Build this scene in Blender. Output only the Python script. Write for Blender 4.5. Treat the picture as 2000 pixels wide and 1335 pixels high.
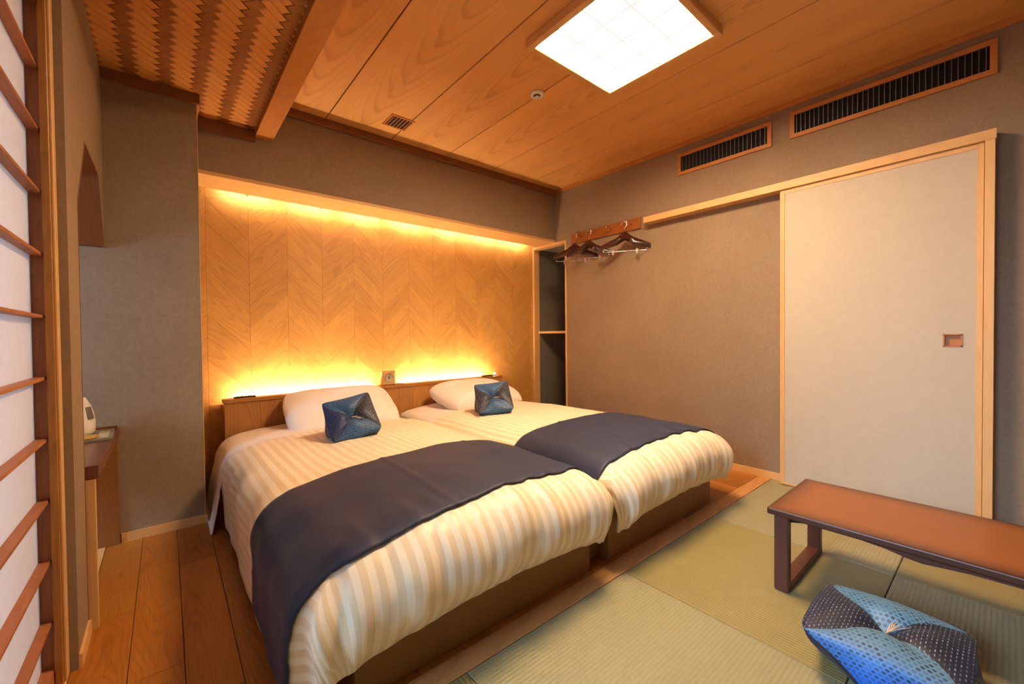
import bpy, bmesh, math, random
from math import sin, cos, pi, radians, sqrt, atan2, hypot
from mathutils import Vector, Matrix, Euler, noise

random.seed(7)
scene = bpy.context.scene
for o in list(bpy.data.objects):
    bpy.data.objects.remove(o)
COL = scene.collection

# ------------------------------------------------------------------ camera
FPX, YAW, PITCH, ROLL = 806.56, radians(39.951), radians(-0.911), radians(-0.575)
fw = Vector((sin(YAW) * cos(PITCH), cos(YAW) * cos(PITCH), sin(PITCH)))
rt = Vector((cos(YAW), -sin(YAW), 0))
up = rt.cross(fw)
r2 = cos(ROLL) * rt + sin(ROLL) * up
u2 = -sin(ROLL) * rt + cos(ROLL) * up
cam_d = bpy.data.cameras.new('camera')
cam_d.sensor_width = 36
cam_d.lens = FPX / 2000 * 36
cam_d.clip_start = 0.02
cam = bpy.data.objects.new('camera', cam_d)
cam.matrix_world = Matrix(((r2.x, u2.x, -fw.x, 0), (r2.y, u2.y, -fw.y, 0), (r2.z, u2.z, -fw.z, 1.0), (0, 0, 0, 1)))
COL.objects.link(cam)
scene.camera = cam

# ------------------------------------------------------------------ world, daylight, exposure
w = bpy.data.worlds.new('world')
scene.world = w
w.use_nodes = True
w.node_tree.nodes['Background'].inputs[0].default_value = (0.55, 0.72, 1.0, 1)
w.node_tree.nodes['Background'].inputs[1].default_value = 1.0

def area(name, loc, rot, sx, sy, power, col):
    d = bpy.data.lights.new(name, 'AREA')
    d.shape = 'RECTANGLE'
    d.size, d.size_y = sx, sy
    d.energy = power
    d.color = col
    o = bpy.data.objects.new(name, d)
    o.location = loc
    o.rotation_euler = rot
    COL.objects.link(o)
    return o

LAMP_COL = (1.0, 0.72, 0.43)
LAMP_STR = 80.0
LED_COL = (1.0, 0.76, 0.47)
LED_STR = 340.0
COVE_STR = 95.0
# daylight from the glazed outer wall of the sunroom on the left
area('daylight', (-3.5, 0.85, 2.45), (0, radians(-72), 0), 1.3, 1.5, 400, (0.46, 0.70, 1.0))
area('daylight_alcove', (-3.5, 2.5, 2.3), (0, radians(-76), 0), 1.2, 1.0, 30, (0.46, 0.70, 1.0))
vs = scene.view_settings
vs.view_transform = 'Standard'
vs.look = 'None'
vs.exposure = 0.0
vs.gamma = 1.0
vs.use_curve_mapping = False

# ------------------------------------------------------------------ helpers
def tag(o, label=None, cat=None, group=None, kind=None):
    if label: o['label'] = label
    if cat: o['category'] = cat
    if group: o['group'] = group
    if kind: o['kind'] = kind
    return o

def link(name, me, parent=None, loc=(0, 0, 0), rot=(0, 0, 0), mat=None):
    o = bpy.data.objects.new(name, me)
    o.location = loc
    o.rotation_euler = rot
    COL.objects.link(o)
    if parent is not None:
        o.parent = parent
        o.matrix_parent_inverse = Matrix()
    if mat is not None and me is not None and len(me.materials) == 0:
        me.materials.append(mat)
    return o

def empty(name, loc=(0, 0, 0), rot=(0, 0, 0)):
    o = link(name, None, None, loc, rot)
    o.empty_display_size = 0.1
    return o

def bm_mesh(bm, name, smooth=False):
    me = bpy.data.meshes.new(name)
    bmesh.ops.recalc_face_normals(bm, faces=bm.faces)
    bm.to_mesh(me)
    bm.free()
    if smooth:
        for p in me.polygons: p.use_smooth = True
    return me

def add_box(bm, x0, x1, y0, y1, z0, z1):
    v = [bm.verts.new(p) for p in ((x0, y0, z0), (x1, y0, z0), (x1, y1, z0), (x0, y1, z0), (x0, y0, z1), (x1, y0, z1), (x1, y1, z1), (x0, y1, z1))]
    for f in ((0, 3, 2, 1), (4, 5, 6, 7), (0, 1, 5, 4), (1, 2, 6, 5), (2, 3, 7, 6), (3, 0, 4, 7)):
        bm.faces.new([v[i] for i in f])

def box(name, x0, x1, y0, y1, z0, z1, mat, parent=None, bev=0.0, seg=1, base=(0, 0, 0)):
    """box given in world coordinates, its origin at its own centre; base = world position of the parent"""
    c = ((x0 + x1) / 2, (y0 + y1) / 2, (z0 + z1) / 2)
    bm = bmesh.new()
    add_box(bm, x0 - c[0], x1 - c[0], y0 - c[1], y1 - c[1], z0 - c[2], z1 - c[2])
    if bev:
        bmesh.ops.bevel(bm, geom=bm.edges[:], offset=bev, segments=seg, affect='EDGES', profile=0.5)
    me = bm_mesh(bm, name)
    return link(name, me, parent, (c[0] - base[0], c[1] - base[1], c[2] - base[2]), mat=mat)

def boxes(name, lst, mat, parent=None):
    bm = bmesh.new()
    for b in lst: add_box(bm, *b)
    return link(name, bm_mesh(bm, name), parent, mat=mat)

def prism(name, pts, axis, a, b, mat, parent=None, loc=(0, 0, 0), bev=0.0, seg=2):
    """closed outline extruded along axis; pts give the other two coordinates in xyz order"""
    bm = bmesh.new()
    def P(p, t):
        return {'x': (t, p[0], p[1]), 'y': (p[0], t, p[1]), 'z': (p[0], p[1], t)}[axis]
    A = [bm.verts.new(P(p, a)) for p in pts]
    B = [bm.verts.new(P(p, b)) for p in pts]
    bm.faces.new(A); bm.faces.new(B[::-1])
    n = len(pts)
    for i in range(n):
        bm.faces.new((A[i], B[i], B[(i + 1) % n], A[(i + 1) % n]))
    if bev:
        bmesh.ops.bevel(bm, geom=bm.edges[:], offset=bev, segments=seg, affect='EDGES', profile=0.5)
    return link(name, bm_mesh(bm, name), parent, loc, mat=mat)

def tube(name, pts, r, mat, parent=None, loc=(0, 0, 0), rot=(0, 0, 0), sides=8):
    bm = bmesh.new()
    pts = [Vector(p) for p in pts]
    rings = []
    for i, p in enumerate(pts):
        t = (pts[min(i + 1, len(pts) - 1)] - pts[max(i - 1, 0)]).normalized()
        a = t.orthogonal() if i == 0 else (a - t * a.dot(t))
        a.normalize()
        b = t.cross(a)
        rr = r[i] if isinstance(r, (list, tuple)) else r
        rings.append([bm.verts.new(p + (a * cos(2 * pi * k / sides) + b * sin(2 * pi * k / sides)) * rr) for k in range(sides)])
    for i in range(len(rings) - 1):
        for k in range(sides):
            bm.faces.new((rings[i][k], rings[i][(k + 1) % sides], rings[i + 1][(k + 1) % sides], rings[i + 1][k]))
    bm.faces.new(rings[0]); bm.faces.new(rings[-1][::-1])
    return link(name, bm_mesh(bm, name, True), parent, loc, rot, mat)

def lathe(name, prof, mat, parent=None, loc=(0, 0, 0), rot=(0, 0, 0), n=32):
    bm = bmesh.new()
    rings = []
    for (r, z) in prof:
        if r < 1e-5: rings.append([bm.verts.new((0, 0, z))])
        else: rings.append([bm.verts.new((r * cos(2 * pi * k / n), r * sin(2 * pi * k / n), z)) for k in range(n)])
    for A, B in zip(rings[:-1], rings[1:]):
        for k in range(n):
            q = [A[k % len(A)], A[(k + 1) % n % len(A)], B[(k + 1) % n % len(B)], B[k % len(B)]]
            q2 = []
            for v in q:
                if v not in q2: q2.append(v)
            if len(q2) > 2: bm.faces.new(q2)
    return link(name, bm_mesh(bm, name, True), parent, loc, rot, mat)

# ------------------------------------------------------------------ materials
def srgb(r, g, b):
    f = lambda c: (c / 255 / 12.92) if c / 255 <= 0.04045 else ((c / 255 + 0.055) / 1.055) ** 2.4
    return (f(r), f(g), f(b), 1)

class NT:
    def __init__(s, name):
        s.m = bpy.data.materials.new(name)
        s.m.use_nodes = True
        s.t = s.m.node_tree
        s.b = s.t.nodes['Principled BSDF']
        s.out = s.t.nodes['Material Output']
    def n(s, typ, **kw):
        nd = s.t.nodes.new(typ)
        for k, v in kw.items(): setattr(nd, k, v)
        return nd
    def set(s, sock, v):
        if hasattr(v, 'is_linked') or isinstance(v, bpy.types.NodeSocket): s.t.links.new(v, sock)
        else: sock.default_value = v
    def math(s, op, a, b=0.0, c=0.0):
        nd = s.n('ShaderNodeMath', operation=op)
        for i, v in enumerate((a, b, c)): s.set(nd.inputs[i], v)
        return nd.outputs[0]
    def mix(s, f, a, b, mode='MIX'):
        nd = s.n('ShaderNodeMix', data_type='RGBA', blend_type=mode)
        s.set(nd.inputs[0], f); s.set(nd.inputs[6], a); s.set(nd.inputs[7], b)
        return nd.outputs[2]
    def ramp(s, f, stops):
        nd = s.n('ShaderNodeValToRGB')
        el = nd.color_ramp.elements
        while len(el) < len(stops): el.new(0.5)
        for e, (p, c) in zip(el, stops):
            e.position = p
            e.color = c if isinstance(c, tuple) else (c, c, c, 1)
        s.set(nd.inputs[0], f)
        return nd.outputs[0]
    def coord(s, which='Object'):
        return s.n('ShaderNodeTexCoord').outputs[which]
    def sep(s, v):
        nd = s.n('ShaderNodeSeparateXYZ'); s.set(nd.inputs[0], v)
        return nd.outputs
    def comb(s, x, y, z):
        nd = s.n('ShaderNodeCombineXYZ')
        for i, v in enumerate((x, y, z)): s.set(nd.inputs[i], v)
        return nd.outputs[0]
    def noise(s, vec, scale=1.0, detail=2.0, rough=0.5, dim='3D'):
        nd = s.n('ShaderNodeTexNoise')
        s.set(nd.inputs['Vector'], vec)
        nd.inputs['Scale'].default_value = scale
        nd.inputs['Detail'].default_value = detail
        nd.inputs['Roughness'].default_value = rough
        return nd.outputs[0]
    def bump(s, h, strength=0.2, dist=0.01):
        nd = s.n('ShaderNodeBump')
        nd.inputs['Strength'].default_value = strength
        nd.inputs['Distance'].default_value = dist
        s.set(nd.inputs['Height'], h)
        s.t.links.new(nd.outputs[0], s.b.inputs['Normal'])
    def rnd(s):
        return s.n('ShaderNodeObjectInfo').outputs['Random']
    def fin(s, col=None, rough=0.5, **kw):
        if col is not None: s.set(s.b.inputs['Base Color'], col)
        s.set(s.b.inputs['Roughness'], rough)
        for k, v in kw.items(): s.set(s.b.inputs[k.replace('_', ' ')], v)
        return s.m

def plain(name, col, rough=0.5, **kw):
    return NT(name).fin(col, rough, **kw)

def wood(name, base, dark, axis='y', freq=70, slope=0.05, ring=0.5, fibre=0.35, var=0.15, rough=0.45, depth=0.03, diag=None, coat=0.0, wob=0.03, fade=0.0):
    """flat-sawn board: growth rings of a slightly tilted trunk cut by the board's face, plus fibres"""
    k = NT(name)
    x, y, z = k.sep(k.coord('Object'))
    if diag is not None:                       # grain turned in the xz plane (boards with uv-free diagonal grain)
        c, s_ = cos(diag), sin(diag)
        a = k.math('ADD', k.math('MULTIPLY', x, c), k.math('MULTIPLY', z, s_))
        b = k.math('SUBTRACT', k.math('MULTIPLY', z, c), k.math('MULTIPLY', x, s_))
        u, v, d = a, b, y
    else:
        u, v, d = {'x': (x, y, z), 'y': (y, x, z), 'z': (z, x, y), 'X': (x, z, y), 'Z': (z, y, x), 'Y': (y, z, x)}[axis]
    rnd = k.rnd()
    off = k.math('MULTIPLY', rnd, 37.0)
    n1 = k.noise(k.comb(k.math('MULTIPLY', u, 1.6), k.math('MULTIPLY', v, 5.0), off), 1.0, 2.0)
    n1 = k.math('MULTIPLY', k.math('SUBTRACT', n1, 0.5), wob * 2)
    sl = k.math('MULTIPLY', k.math('ADD', u, k.math('MULTIPLY', k.math('SUBTRACT', rnd, 0.5), 3.0)), slope)
    dd = k.math('ADD', k.math('ADD', sl, n1), depth)
    vv = k.math('ADD', v, k.math('MULTIPLY', k.math('SUBTRACT', k.math('FRACT', k.math('MULTIPLY', rnd, 17.3)), 0.5), 0.06))
    r = k.math('SQRT', k.math('ADD', k.math('MULTIPLY', vv, vv), k.math('MULTIPLY', dd, dd)))
    r = k.math('ADD', r, k.math('MULTIPLY', k.noise(k.comb(k.math('MULTIPLY', u, 6.0), k.math('MULTIPLY', v, 20.0), off), 1.0, 3.0), 0.006))
    fr = k.math('FRACT', k.math('MULTIPLY', r, freq))
    rg = k.ramp(fr, [(0.0, 0.0), (0.55, 0.12), (0.88, 1.0), (1.0, 0.0)])
    fb = k.noise(k.comb(k.math('MULTIPLY', u, 9.0), k.math('MULTIPLY', v, 260.0), k.math('ADD', k.math('MULTIPLY', d, 260.0), off)), 1.0, 2.0, 0.6)
    fb = k.ramp(fb, [(0.3, 0.0), (0.7, 1.0)])
    lo = k.noise(k.comb(k.math('MULTIPLY', u, 1.2), k.math('MULTIPLY', v, 7.0), off), 1.0, 1.0)
    rs = k.math('MULTIPLY', rg, ring)
    if fade:                                   # plain-sawn middle, quiet edges
        rs = k.math('MULTIPLY', rs, k.math('SUBTRACT', 1.0, k.math('MULTIPLY', k.math('MINIMUM', k.math('DIVIDE', k.math('ABSOLUTE', vv), 0.15), 1.0), fade)))
    f = k.math('ADD', rs, k.math('MULTIPLY', fb, fibre))
    f = k.math('ADD', f, k.math('MULTIPLY', k.math('SUBTRACT', lo, 0.5), 0.5))
    f = k.math('ADD', f, k.math('MULTIPLY', k.math('SUBTRACT', k.math('FRACT', k.math('MULTIPLY', rnd, 7.7)), 0.5), var * 2))
    cl = k.n('ShaderNodeClamp'); k.set(cl.inputs[0], f)
    col = k.mix(cl.outputs[0], base, dark)
    k.bump(k.math('ADD', k.math('MULTIPLY', fb, -0.4), k.math('MULTIPLY', rg, -0.5)), 0.12, 0.004)
    return k.fin(col, rough, Coat_Weight=coat, Coat_Roughness=0.2)

def wallpaper(name, a, b, rough=0.85, bump=0.35):
    k = NT(name)
    co = k.coord('Object')
    n = k.noise(co, 55, 5, 0.65)
    x, y, z = k.sep(co)
    st = k.noise(k.comb(k.math('MULTIPLY', x, 30), k.math('MULTIPLY', y, 30), k.math('MULTIPLY', z, 130)), 1, 3)
    st2 = k.noise(k.comb(k.math('MULTIPLY', x, 130), k.math('MULTIPLY', y, 130), k.math('MULTIPLY', z, 25)), 1, 3)
    h = k.math('ADD', k.math('MULTIPLY', n, 0.6), k.math('MULTIPLY', k.math('ADD', st, st2), 0.35))
    k.bump(h, bump, 0.006)
    big = k.noise(co, 3, 3)
    f = k.math('ADD', k.math('MULTIPLY', h, 0.7), k.math('MULTIPLY', big, 0.3))
    return k.fin(k.mix(k.ramp(f, [(0.35, 0.0), (0.75, 1.0)]), a, b), rough)

def emit(name, col, strength):
    k = NT(name)
    e = k.n('ShaderNodeEmission')
    e.inputs[0].default_value = (*col, 1)
    e.inputs[1].default_value = strength
    k.t.links.new(e.outputs[0], k.out.inputs[0])
    return k.m

M = {}
M['ceil'] = wood('ceiling_cedar', srgb(224, 164, 96), srgb(160, 98, 44), 'y', freq=84, slope=0.055, ring=0.36, fibre=0.16, var=0.05, rough=0.5, depth=0.10, wob=0.012, fade=0.75)
M['beam'] = wood('beam_wood', srgb(196, 128, 62), srgb(160, 92, 36), 'y', freq=90, ring=0.2, fibre=0.3, rough=0.5, depth=0.3)
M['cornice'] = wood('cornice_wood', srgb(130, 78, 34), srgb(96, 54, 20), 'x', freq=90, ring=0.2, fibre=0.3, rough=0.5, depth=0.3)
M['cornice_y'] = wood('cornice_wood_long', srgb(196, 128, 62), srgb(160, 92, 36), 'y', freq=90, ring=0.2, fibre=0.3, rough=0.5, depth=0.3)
M['weave_a'] = wood('weave_pale', srgb(220, 150, 76), srgb(184, 114, 48), 'x', freq=120, ring=0.15, fibre=0.4, var=0.1, rough=0.45, depth=0.2)
M['weave_b'] = wood('weave_deep', srgb(150, 88, 32), srgb(112, 62, 18), 'x', freq=120, ring=0.15, fibre=0.4, var=0.1, rough=0.5, depth=0.2)
M['backing'] = plain('dark_backing', srgb(60, 32, 14), 0.9)
M['wall'] = wallpaper('taupe_wallpaper', srgb(160, 136, 110), srgb(136, 113, 90))
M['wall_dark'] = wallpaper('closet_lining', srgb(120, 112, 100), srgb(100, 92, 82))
M['lightwood'] = wood('hinoki_frame', srgb(226, 178, 116), srgb(200, 146, 84), 'Z', freq=90, ring=0.15, fibre=0.35, rough=0.5, depth=0.3)
M['lightwood_y'] = wood('hinoki_rail', srgb(226, 178, 116), srgb(200, 146, 84), 'Y', freq=90, ring=0.15, fibre=0.35, rough=0.5, depth=0.3)
M['lightwood_x'] = wood('hinoki_board', srgb(222, 172, 108), srgb(196, 140, 78), 'x', freq=90, ring=0.15, fibre=0.35, rough=0.5, depth=0.3)
M['grille'] = wood('grille_wood', srgb(196, 126, 60), srgb(160, 92, 36), 'Y', freq=90, ring=0.2, fibre=0.3, rough=0.5, depth=0.3)
M['floor'] = wood('oak_plank', srgb(176, 110, 40), srgb(116, 62, 16), 'y', freq=110, slope=0.06, ring=0.32, fibre=0.45, var=0.2, rough=0.34, depth=0.02, wob=0.06, coat=0.15)
M['border'] = wood('border_board', srgb(204, 146, 88), srgb(150, 94, 46), 'x', freq=90, ring=0.25, fibre=0.4, rough=0.4, depth=0.2, coat=0.1)
M['chev_up'] = wood('chevron_board_rising', srgb(212, 156, 82), srgb(166, 110, 48), diag=radians(45), freq=80, slope=0.06, ring=0.3, fibre=0.4, var=0.14, rough=0.5, depth=0.05, wob=0.05)
M['chev_dn'] = wood('chevron_board_falling', srgb(212, 156, 82), srgb(166, 110, 48), diag=radians(-45), freq=80, slope=0.06, ring=0.3, fibre=0.4, var=0.14, rough=0.5, depth=0.05, wob=0.05)
M['head'] = wood('headboard_veneer', srgb(190, 132, 70), srgb(142, 90, 42), 'z', freq=120, slope=0.02, ring=0.3, fibre=0.35, var=0.16, rough=0.45, depth=0.15)
M['head_cap'] = wood('headboard_cap', srgb(176, 116, 56), srgb(128, 78, 34), 'x', freq=120, ring=0.2, fibre=0.35, rough=0.45, depth=0.2)
M['base'] = wood('bed_base_wood', srgb(150, 104, 46), srgb(120, 80, 30), 'x', freq=60, ring=0.2, fibre=0.3, rough=0.5, depth=0.2)
M['shoji'] = wood('shoji_wood', srgb(170, 106, 58), srgb(120, 68, 32), 'z', freq=90, ring=0.2, fibre=0.4, rough=0.5, depth=0.2)
M['shoji_y'] = wood('shoji_bar_wood', srgb(176, 108, 64), srgb(132, 76, 40), 'y', freq=90, ring=0.2, fibre=0.4, rough=0.5, depth=0.2)
M['jamb'] = wood('jamb_wood', srgb(178, 118, 44), srgb(136, 84, 24), 'z', freq=90, ring=0.3, fibre=0.4, rough=0.45, depth=0.1)
M['lining'] = wood('lining_wood', srgb(140, 84, 44), srgb(100, 58, 28), 'y', freq=90, ring=0.2, fibre=0.3, rough=0.5, depth=0.2)
M['deskwood'] = wood('desk_lacquer', srgb(120, 62, 38), srgb(88, 42, 26), 'y', freq=90, ring=0.2, fibre=0.3, rough=0.3, depth=0.2, coat=0.3)
M['deskpanel'] = wood('desk_panel', srgb(150, 94, 44), srgb(108, 64, 26), 'z', freq=90, ring=0.2, fibre=0.35, rough=0.5, depth=0.2)
M['hangwood'] = plain('hanger_wood', srgb(62, 28, 20), 0.3, Coat_Weight=0.4)
M['railwood'] = wood('hook_rail_wood', srgb(160, 92, 40), srgb(120, 62, 22), 'Y', freq=90, ring=0.2, fibre=0.3, rough=0.4, depth=0.2)
M['chrome'] = plain('chrome', (0.8, 0.8, 0.8, 1), 0.18, Metallic=1.0)
M['grey_metal'] = plain('grey_slat_metal', srgb(120, 118, 122), 0.4, Metallic=0.6)
M['black'] = plain('dark_void', srgb(14, 11, 10), 0.9)
M['white_plastic'] = plain('white_plastic', srgb(235, 228, 215), 0.35)
M['dark_plastic'] = plain('dark_plastic', srgb(52, 38, 26), 0.4)
M['linen'] = None

def washi(name, a, b):
    k = NT(name)
    co = k.coord('Object')
    n = k.noise(co, 18, 6, 0.7)
    wv = k.n('ShaderNodeTexVoronoi', feature='DISTANCE_TO_EDGE')
    k.set(wv.inputs['Vector'], k.n('ShaderNodeMixRGB').outputs[0] if False else co)
    wv.inputs['Scale'].default_value = 40
    k.bump(n, 0.25, 0.004)
    return k.fin(k.mix(k.ramp(n, [(0.35, 0.0), (0.7, 1.0)]), a, b), 0.85)
M['fusuma'] = washi('fusuma_paper', srgb(196, 182, 162), srgb(191, 176, 156))

def shoji_paper():
    k = NT('shoji_paper')
    n = k.noise(k.coord('Object'), 40, 5, 0.7)
    col = k.mix(n, srgb(248, 240, 236), srgb(232, 224, 222))
    d = k.n('ShaderNodeBsdfDiffuse'); k.set(d.inputs[0], col)
    t = k.n('ShaderNodeBsdfTranslucent'); k.set(t.inputs[0], col)
    mx = k.n('ShaderNodeMixShader'); mx.inputs[0].default_value = 0.5
    k.t.links.new(d.outputs[0], mx.inputs[1]); k.t.links.new(t.outputs[0], mx.inputs[2])
    k.t.links.new(mx.outputs[0], k.out.inputs[0])
    return k.m
M['paper'] = shoji_paper()

def glass():
    k = NT('window_glass')
    t = k.n('ShaderNodeBsdfTransparent'); g = k.n('ShaderNodeBsdfGlossy'); g.inputs['Roughness'].default_value = 0.02
    mx = k.n('ShaderNodeMixShader'); mx.inputs[0].default_value = 0.06
    k.t.links.new(t.outputs[0], mx.inputs[1]); k.t.links.new(g.outputs[0], mx.inputs[2])
    k.t.links.new(mx.outputs[0], k.out.inputs[0])
    return k.m
M['glass'] = glass()

def tatami(name, a, b, axis):
    k = NT(name)
    x, y, z = k.sep(k.coord('Object'))
    u, v = (x, y) if axis == 'x' else (y, x)
    rib = k.math('SINE', k.math('MULTIPLY', v, 2 * pi / 0.0135))
    fine = k.math('SINE', k.math('MULTIPLY', u, 2 * pi / 0.012))
    rush = k.noise(k.comb(k.math('MULTIPLY', u, 400), k.math('MULTIPLY', v, 25), 0.0), 1, 2)
    patch = k.noise(k.coord('Object'), 2.5, 2)
    f = k.math('ADD', k.math('MULTIPLY', rib, 0.14), k.math('MULTIPLY', rush, 0.55))
    f = k.math('ADD', f, k.math('MULTIPLY', patch, 0.4))
    k.bump(k.math('ADD', k.math('MULTIPLY', rib, 1.0), k.math('MULTIPLY', k.math('MULTIPLY', rib, fine), 0.5)), 0.35, 0.0015)
    return k.fin(k.mix(k.ramp(f, [(0.2, 0.0), (0.8, 1.0)]), a, b), 0.55, Sheen_Weight=0.15)
M['tat_a'] = tatami('tatami_rush_across', srgb(156, 145, 100), srgb(138, 126, 80), 'x')  # paler tone paints in the sheen of rush lying this way
M['tat_b'] = tatami('tatami_rush_along', srgb(148, 130, 68), srgb(128, 110, 48), 'y')

def duvet_mat():
    k = NT('satin_stripe_cotton')
    u = k.sep(k.coord('UV'))[0]
    st = k.math('SINE', k.math('MULTIPLY', u, 2 * pi / 0.042))
    f = k.ramp(k.math('MULTIPLY_ADD', st, 0.5, 0.5), [(0.42, 0.0), (0.58, 1.0)])
    col = k.mix(f, srgb(246, 230, 202), srgb(233, 210, 172))
    n = k.noise(k.coord('Object'), 260, 2)
    n2 = k.noise(k.coord('Object'), 16, 4, 0.6)
    k.bump(k.math('ADD', k.math('MULTIPLY', n, 0.05), n2), 0.16, 0.012)
    return k.fin(col, k.math('MULTIPLY_ADD', f, -0.2, 0.6), Sheen_Weight=0.2)
M['duvet'] = duvet_mat()

def cloth(name, a, b, rough=0.8, scale=600, bump=0.12, sheen=0.1):
    k = NT(name)
    n = k.noise(k.coord('Object'), scale, 2)
    n2 = k.noise(k.coord('Object'), 14, 4, 0.55)
    k.bump(k.math('ADD', k.math('MULTIPLY', n, 0.15), n2), bump, 0.012)
    return k.fin(k.mix(n, a, b), rough, Sheen_Weight=sheen)
M['linen'] = cloth('white_cotton', srgb(242, 232, 222), srgb(232, 220, 208), 0.75)
M['navy'] = cloth('navy_runner_cloth', srgb(29, 41, 74), srgb(22, 32, 60), 0.6, 900, 0.06, 0.06)
M['mattress'] = cloth('mattress_cloth', srgb(225, 215, 200), srgb(215, 205, 190))

def dots(name, base, edge, dot, dsize, period, dash=False):
    """woven cushion cloth: rows of small dots on a blue ground with daylight sheen painted in toward the rim"""
    k = NT(name)
    u, v, _ = k.sep(k.coord('UV'))
    pu, pv = (period * 1.5, period * 0.8) if dash else (period, period)
    row = k.math('FLOOR', k.math('DIVIDE', v, pv))
    uu = k.math('ADD', k.math('DIVIDE', u, pu), k.math('MULTIPLY', k.math('MODULO', row, 2.0), 0.5))
    fu = k.math('SUBTRACT', k.math('FRACT', uu), 0.5)
    fv = k.math('SUBTRACT', k.math('FRACT', k.math('DIVIDE', v, pv)), 0.5)
    if dash: fu = k.math('MULTIPLY', fu, 0.75)
    r = k.math('SQRT', k.math('ADD', k.math('MULTIPLY', fu, fu), k.math('MULTIPLY', fv, k.math('MULTIPLY', fv, 2.2 if dash else 1.0))))
    m = k.math('LESS_THAN', r, dsize)
    wn = k.n('ShaderNodeTexWhiteNoise', noise_dimensions='2D')
    k.set(wn.inputs['Vector'], k.comb(k.math('FLOOR', uu), row, 0.0))
    m = k.math('MULTIPLY', m, k.math('MULTIPLY_ADD', wn.outputs[0], 0.75, 0.2))
    g = k.ramp(v, [(0.02, 1.0), (0.17, 0.0)])  # brighter rim colour stands in for blue daylight sheen on the cloth
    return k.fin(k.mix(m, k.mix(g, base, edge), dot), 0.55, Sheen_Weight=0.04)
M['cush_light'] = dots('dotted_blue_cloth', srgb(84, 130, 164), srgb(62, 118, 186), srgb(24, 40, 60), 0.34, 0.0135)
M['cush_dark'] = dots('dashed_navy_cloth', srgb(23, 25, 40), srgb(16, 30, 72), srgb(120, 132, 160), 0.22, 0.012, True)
M['cush_light_sheen'] = dots('dotted_blue_cloth_day_sheen', srgb(90, 130, 156), srgb(20, 110, 220), srgb(28, 46, 66), 0.34, 0.0135)  # dotted cloth again, blue daylight painted in for the left-facing panel
M['cush_dark_sheen'] = dots('dashed_navy_cloth_day_sheen', srgb(18, 36, 84), srgb(10, 66, 170), srgb(84, 110, 160), 0.2, 0.012, True)  # dashed cloth again, blue daylight painted in for the left-facing panel
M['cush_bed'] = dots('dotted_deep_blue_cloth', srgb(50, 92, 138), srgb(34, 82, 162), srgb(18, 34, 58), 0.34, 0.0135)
M['tassel'] = plain('tassel_thread', srgb(214, 186, 160), 0.6)

def table_mat():
    k = NT('table_sunburst_lacquer')
    x, y, z = k.sep(k.coord('Object'))
    ex = k.math('SUBTRACT', 0.2425, k.math('ABSOLUTE', x))
    ey = k.math('SUBTRACT', 0.5, k.math('ABSOLUTE', y))
    e = k.math('MINIMUM', ex, ey)
    n = k.noise(k.comb(k.math('MULTIPLY', x, 60), k.math('MULTIPLY', y, 5), z), 1, 3)
    f = k.ramp(k.math('ADD', e, k.math('MULTIPLY', n, 0.01)), [(0.0, 1.0), (0.035, 0.45), (0.085, 0.0)])
    ground = k.mix(n, srgb(150, 86, 34), srgb(132, 72, 26))
    return k.fin(k.mix(f, ground, srgb(58, 24, 12)), 0.38, Coat_Weight=0.1, Coat_Roughness=0.2)
M['tabletop'] = table_mat()
M['tableleg'] = wood('table_leg_wood', srgb(92, 44, 26), srgb(54, 22, 14), 'z', freq=70, ring=0.25, fibre=0.4, rough=0.45, depth=0.2, coat=0.08)
M['lamp'] = emit('lamp_panel_glow', LAMP_COL, LAMP_STR)
M['lattice'] = emit('lamp_lattice_glow', (1.0, 0.84, 0.62), 0.95)
M['led'] = emit('led_glow', LED_COL, LED_STR)
M['led_cove'] = emit('led_cove_glow', LED_COL, COVE_STR)

# ================================================================== SETTING
XL, XR, YS, YC, YN = -0.22, 3.165, 3.05, 3.40, -1.35     # left wall, right wall, soffit front, chevron wall, wall behind camera
ZC, ZW = 2.51, 2.30                                       # plank ceiling, woven ceiling

# ---- floor
floor = boxes('floor', [(-1.6, 3.9, YN - 0.1, 3.5, -0.12, -0.03)], M['backing'])
tag(floor, kind='structure')
pw = 0.133
x = -0.239
ci = 0
while x < XR - 0.02:
    x1 = min(x + pw, XR)
    y = 1.102 - random.choice((0.0, 0.0))
    lens = [0.25 + random.random() * 0.75]
    while y < YC - 0.02:
        ln = lens.pop() if lens else 0.75 + random.random() * 0.4
        y1 = min(y + ln, YC)
        if YC - y1 < 0.12: y1 = YC
        box('plank', x + 0.0008, x1 - 0.0008, y + 0.0007, y1 - 0.0007, -0.03, 0.0, M['floor'], floor, 0.0012)
        y = y1
    x = x1
    ci += 1
box('border_board', XL - 0.06, XR, 1.024, 1.101, -0.03, 0.001, M['border'], floor, 0.0015)
xe = [XL - 0.06, 0.668, 1.460, 2.271, XR]
ye = [1.022, 0.285, -0.452, YN]
pale = {(1, 0), (3, 0), (0, 1), (2, 1), (1, 2), (3, 2)}
for i in range(4):
    for j in range(3):
        m = M['tat_a'] if (i, j) in pale else M['tat_b']
        box('tatami_mat', xe[i] + 0.0015, xe[i + 1] - 0.0015, ye[j + 1] + 0.0015, ye[j] - 0.0015, -0.03, 0.001, m, floor, 0.003, 2)
box('alcove_board', -0.72, -0.2405, 1.40, 2.788, -0.03, 0.002, M['lightwood_y'], floor, 0.001)
# sunroom boards beyond the left wall
for i in range(9):
    box('sunroom_plank', -1.55 + i * 0.1333, -1.55 + (i + 1) * 0.1333 - 0.0015, YN, 2.79, -0.03, -0.002, M['lightwood_y'], floor, 0.001)

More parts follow.
